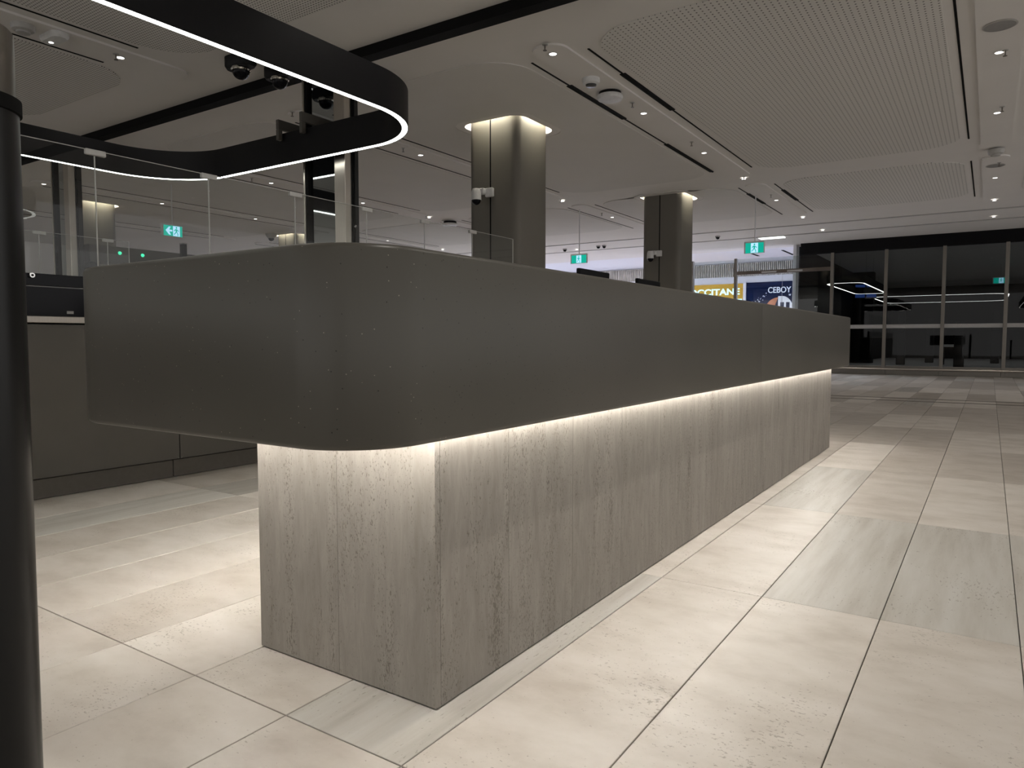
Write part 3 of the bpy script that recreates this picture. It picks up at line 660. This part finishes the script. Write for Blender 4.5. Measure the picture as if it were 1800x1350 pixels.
MB().bbox(a, b, -0.06, 0.06, 3.08, 3.19, 0.004).build('door_header', 'bronze', win)
MB().box(a, b, 0.005, 0.017, 3.195, 3.58).build('glass_pane', 'window_glass', win)
for p, q in ((a, mid - 0.004), (mid + 0.004, b)):
    MB().box(p, q, -0.012, 0.0, 0.02, 3.075).build('door_leaf', 'window_glass', win)
MB().box(mid - 0.0035, mid + 0.0035, -0.014, 0.002, 0.02, 3.075).build('door_edge', 'trim_grey', win)
for p in (mid - 0.62, mid + 0.15): MB().bbox(p, p + 0.45, -0.065, -0.0605, 3.10, 3.15, 0.001).build('door_closer', 'trim_grey', win)
MB().cyl((MUL[3], -0.20, 0.17), (MUL[-1], -0.20, 0.17), 0.03, seg=12).build('kick_rail', 'steel', win)
for x in MUL[3:]:
    MB().box(x - 0.03, x + 0.03, -0.20, -0.071, 0.155, 0.185).build('kick_rail_bracket', 'steel_dark', win)
pil = struct(MB().bbox(-5.16, -5.06, YW + 0.16, YW + 0.5, 0.0, 4.6, 0.006).build('wall_pier', 'mall_white'), 'pale wall end behind the glazing')

# mall beyond: floor, ceiling, shopfront
struct(MB().box(-30, -5.1, 23.95, 33.6, -0.2, 0.0).build('floor', 'mall_floor'), 'pale mall floor beyond the glazing')
struct(MB().box(-30, -5.1, 23.92, 34.0, 4.5, 4.6).build('ceiling', 'mall_white'), 'bright mall ceiling beyond the glazing')
struct(MB().box(-30, -5.1, 23.90, 23.92, 3.935, 4.6).build('trim_2', 'mall_white'), 'edge of the mall ceiling step')
shop = struct(MB().box(-30, -5.1, 33.05, 33.3, 0.0, 4.5).build('wall_shopfront', 'mall_white'), 'white shopfront wall across the mall')
struct(MB().box(-5.2, -5.1, 24.0, 33.3, 0.0, 4.6).build('wall_mall_side', 'mall_white'), 'side wall of the mall')
struct(MB().box(-30.1, -30, 23.9, 33.6, 0.0, 4.6).build('wall_mall_end', 'mall_white'), 'end wall of the mall')
rib = MB()
x = -29.0
while x < -5.25:
    rib.box(x, x + 0.05, 32.93, 33.049, 3.88, 4.46); x += 0.085
rib.build('fascia_rib', 'fascia_rib', shop)['kind'] = 'stuff'
for i in range(12):
    x = -28.0 + i * 1.9
    lp_ = MB().box(x, x + 1.3, 24.6, 25.2, 4.486, 4.4995).build('light_panel', 'mall_light'); tag(lp_, 'bright rectangular light panel in the mall ceiling', 'ceiling light', 'light panels in the mall ceiling')
lp_ = MB().bbox(-5.62, -4.95, 21.16, 21.50, H - 0.03, H - 0.0005, 0.004).build('light_panel', 'exit_glow'); tag(lp_, 'single white light panel at the hall ceiling edge above the exit sign', 'ceiling light')
for (x, y) in ((-8.2, 28.9), (-6.9, 29.3), (-6.1, 30.6)):
    o = MB().box(x, x + 0.10, y, y + 1.9, 4.49, 4.4995).build('air_slot', 'black_slot'); tag(o, 'black air slot in the bright mall ceiling', 'vent', 'black slots in the mall ceiling')
# shop signs
s1 = thing('shop_sign', 'ochre yellow shop sign with glowing pale letters', 'sign', (-10.9, 33.04, 0))
MB().box(-2.2, 1.52, -0.06, 0.0, 0.05, 3.56).build('board', 'sign_ochre', s1)
text('lettering', "L'OCCITANE", 'letter_glow', s1, (-1.29, -0.075, 3.06), 2.66, 0.30, 0.03, off=0.02)
MB().bbox(0.95, 1.48, -0.09, -0.0605, 2.70, 2.86, 0.004).build('light_bar', 'letter_glow', s1)
MB().box(1.53, 1.66, -0.10, 0.0, 0.05, 3.62).build('edge_post', 'mall_white', s1)
s2 = thing('shop_sign', 'navy blue shop hoarding with white letters, bubbles and a white house picture', 'sign', (-8.2, 33.04, 0))
MB().box(-1.03, 2.9, -0.06, 0.0, 0.05, 3.58).build('board', 'sign_navy', s2)
text('lettering', "CEBOY", 'letter_white', s2, (-0.08, -0.07, 3.08), 0.98, 0.26, 0.02, off=0.012)
text('small_mark', "w", 'letter_white', s2, (0.80, -0.07, 2.93), 0.10, 0.09, 0.02)
dome_pts = lambda cx, cz, rx, rz, a0, a1, n=16: [(cx + rx * math.cos(a0 + (a1 - a0) * i / n), cz + rz * math.sin(a0 + (a1 - a0) * i / n)) for i in range(n + 1)]
MB().poly(dome_pts(0.36, 2.1, 0.62, 0.78, PI / 2, PI) + [(0.36, 1.2), (-0.26, 1.2)], -0.066, -0.0605).build('orange_picture', 'sign_orange', s2)
MB().poly([(0.36, 1.2)] + [(1.05, 1.2)] + dome_pts(0.55, 2.1, 0.50, 0.83, 0, PI / 2) + [(0.36, 2.93)], -0.068, -0.0605).build('house_picture', 'paper_white', s2)
for a in (0.46, 0.70): MB().box(a, a + 0.15, -0.072, -0.0685, 2.42, 2.66).build('house_window', 'sign_navy', s2)
random.seed(3)
bub = None
for i in range(26):
    r = random.choice((0.012, 0.018, 0.026)); u = random.random()
    x = -0.95 + 0.85 * u + random.uniform(-0.06, 0.06); zz = 2.48 + 0.55 * u + random.uniform(-0.12, 0.10)
    MB().cyl((x, -0.066, zz), (x, -0.0605, zz), r, seg=8).build('bubble', 'paper_white', s2)

# dim lounge beyond the dark panes
struct(MB().box(-5.08, 12.0, 23.95, 46.0, -0.2, 0.0).build('floor', 'mall_floor'), 'dim lounge floor behind the dark glazing')
struct(MB().box(-5.08, 12.0, 23.95, 46.0, H, H + 0.1).build('ceiling', 'ceiling_paint'), 'dim lounge ceiling behind the dark glazing')
struct(MB().box(-5.08, 12.0, 45.8, 46.0, 0.0, H).build('wall_lounge', 'dark_wall'), 'dark end wall of the lounge')
struct(MB().box(-5.09, -5.05, 23.95, 46.0, 0.0, H).build('wall_lounge_side', 'dark_wall'), 'dark side wall of the lounge')
struct(MB().box(11.9, 12.0, 23.95, 46.0, 0.0, H).build('wall_lounge_end', 'dark_wall'), 'dark far side wall of the lounge')
ring_light(-4.6, -3.45, 25.5, 32.0, 2.85, 0.26, 0.45, 'lit pendant ring behind the dark glazing, nearer the blue screens', 'lounge_led')
ring_light(-4.4, 0.6, 34.5, 41.0, 2.85, 0.26, 0.8, 'lit pendant ring deep behind the dark glazing', 'lounge_led')
lc = thing('lounge_column', 'black column carrying blue screens behind the dark glazing', 'column', (-4.98, 34.4, 0))
MB().bbox(-0.05, 0.75, 0.0, 0.5, 0.0, H - 0.001, 0.01).build('shaft', 'dark_wall', lc)
for i, x in enumerate((-4.73 - 0.02, -4.31)):
    s = thing('wall_screen', 'blue glowing screen on the black column behind the dark glazing', 'screen', (x, 34.36, 2.82), 'blue screens on the lounge column')
    MB().bbox(-0.2, 0.2, 0.0, 0.038, 0.0, 0.58, 0.004).build('frame', 'black_metal', s)
    MB().box(-0.19, 0.19, -0.003, -0.0005, 0.01, 0.57).build('display', 'screen_blue', s)
exit_sign((0.29, 33.9, 3.2), 0, 0.5, 0.22, 'green exit sign deep behind the dark glazing', False, True)
b_ = thing('bench', 'pale lit bench behind the dark glazing', 'bench', (-1.28, 34.0, 0))
MB().bbox(-0.36, 0.36, -0.2, 0.2, 0.72, 0.82, 0.01).build('top', 'pale_bench', b_)
for q in (-0.28, 0.28): MB().box(q - 0.04, q + 0.04, -0.15, 0.15, 0.0, 0.719).build('leg', 'black_metal', b_)
for i, (x, y, h_) in enumerate(((-3.0, 33.0, 2.2), (-2.2, 36.5, 2.0), (-0.9, 30.0, 1.7), (0.2, 37.0, 2.3))):
    k_ = thing('kiosk', ('tall black kiosk silhouette under the deep pendant ring', 'slim black kiosk silhouette beside the bench', 'short rounded black kiosk before the bench', 'black kiosk silhouette below the deep exit sign')[i], 'kiosk', (x, y, 0))
    MB().bbox(-0.16, 0.16, -0.12, 0.12, 0.0, h_ * 0.6, 0.02).build('body', 'black_metal', k_)
    MB().bbox(-0.13, 0.13, -0.07, 0.03, h_ * 0.6 + 0.0005, h_, 0.03).build('head', 'black_metal', k_)

# hall side walls far to the left and behind, out of the direct view
struct(MB().box(FX0 - 0.1, FX0, FY0, FY1, 0.0, H).build('wall_left', 'ceiling_paint'), 'pale far side wall of the hall')

st = thing('stanchion', 'black barrier stanchion on the floor beside the far track', 'stanchion', (0.66, 14.1, 0))
MB().lathe([(1e-4, 0.0005), (0.17, 0.0005), (0.17, 0.015), (0.06, 0.03), (0.03, 0.05)], 28).build('base', 'black_metal', st, 40)
MB().lathe([(0.028, 0.045), (0.028, 0.96), (0.024, 0.965)], 16).build('pole', 'black_metal', st, 40)
MB().lathe([(0.03, 0.90), (0.036, 0.905), (0.036, 0.985), (0.03, 0.99), (1e-4, 0.991)], 16).build('belt_head', 'black_metal', st, 40)
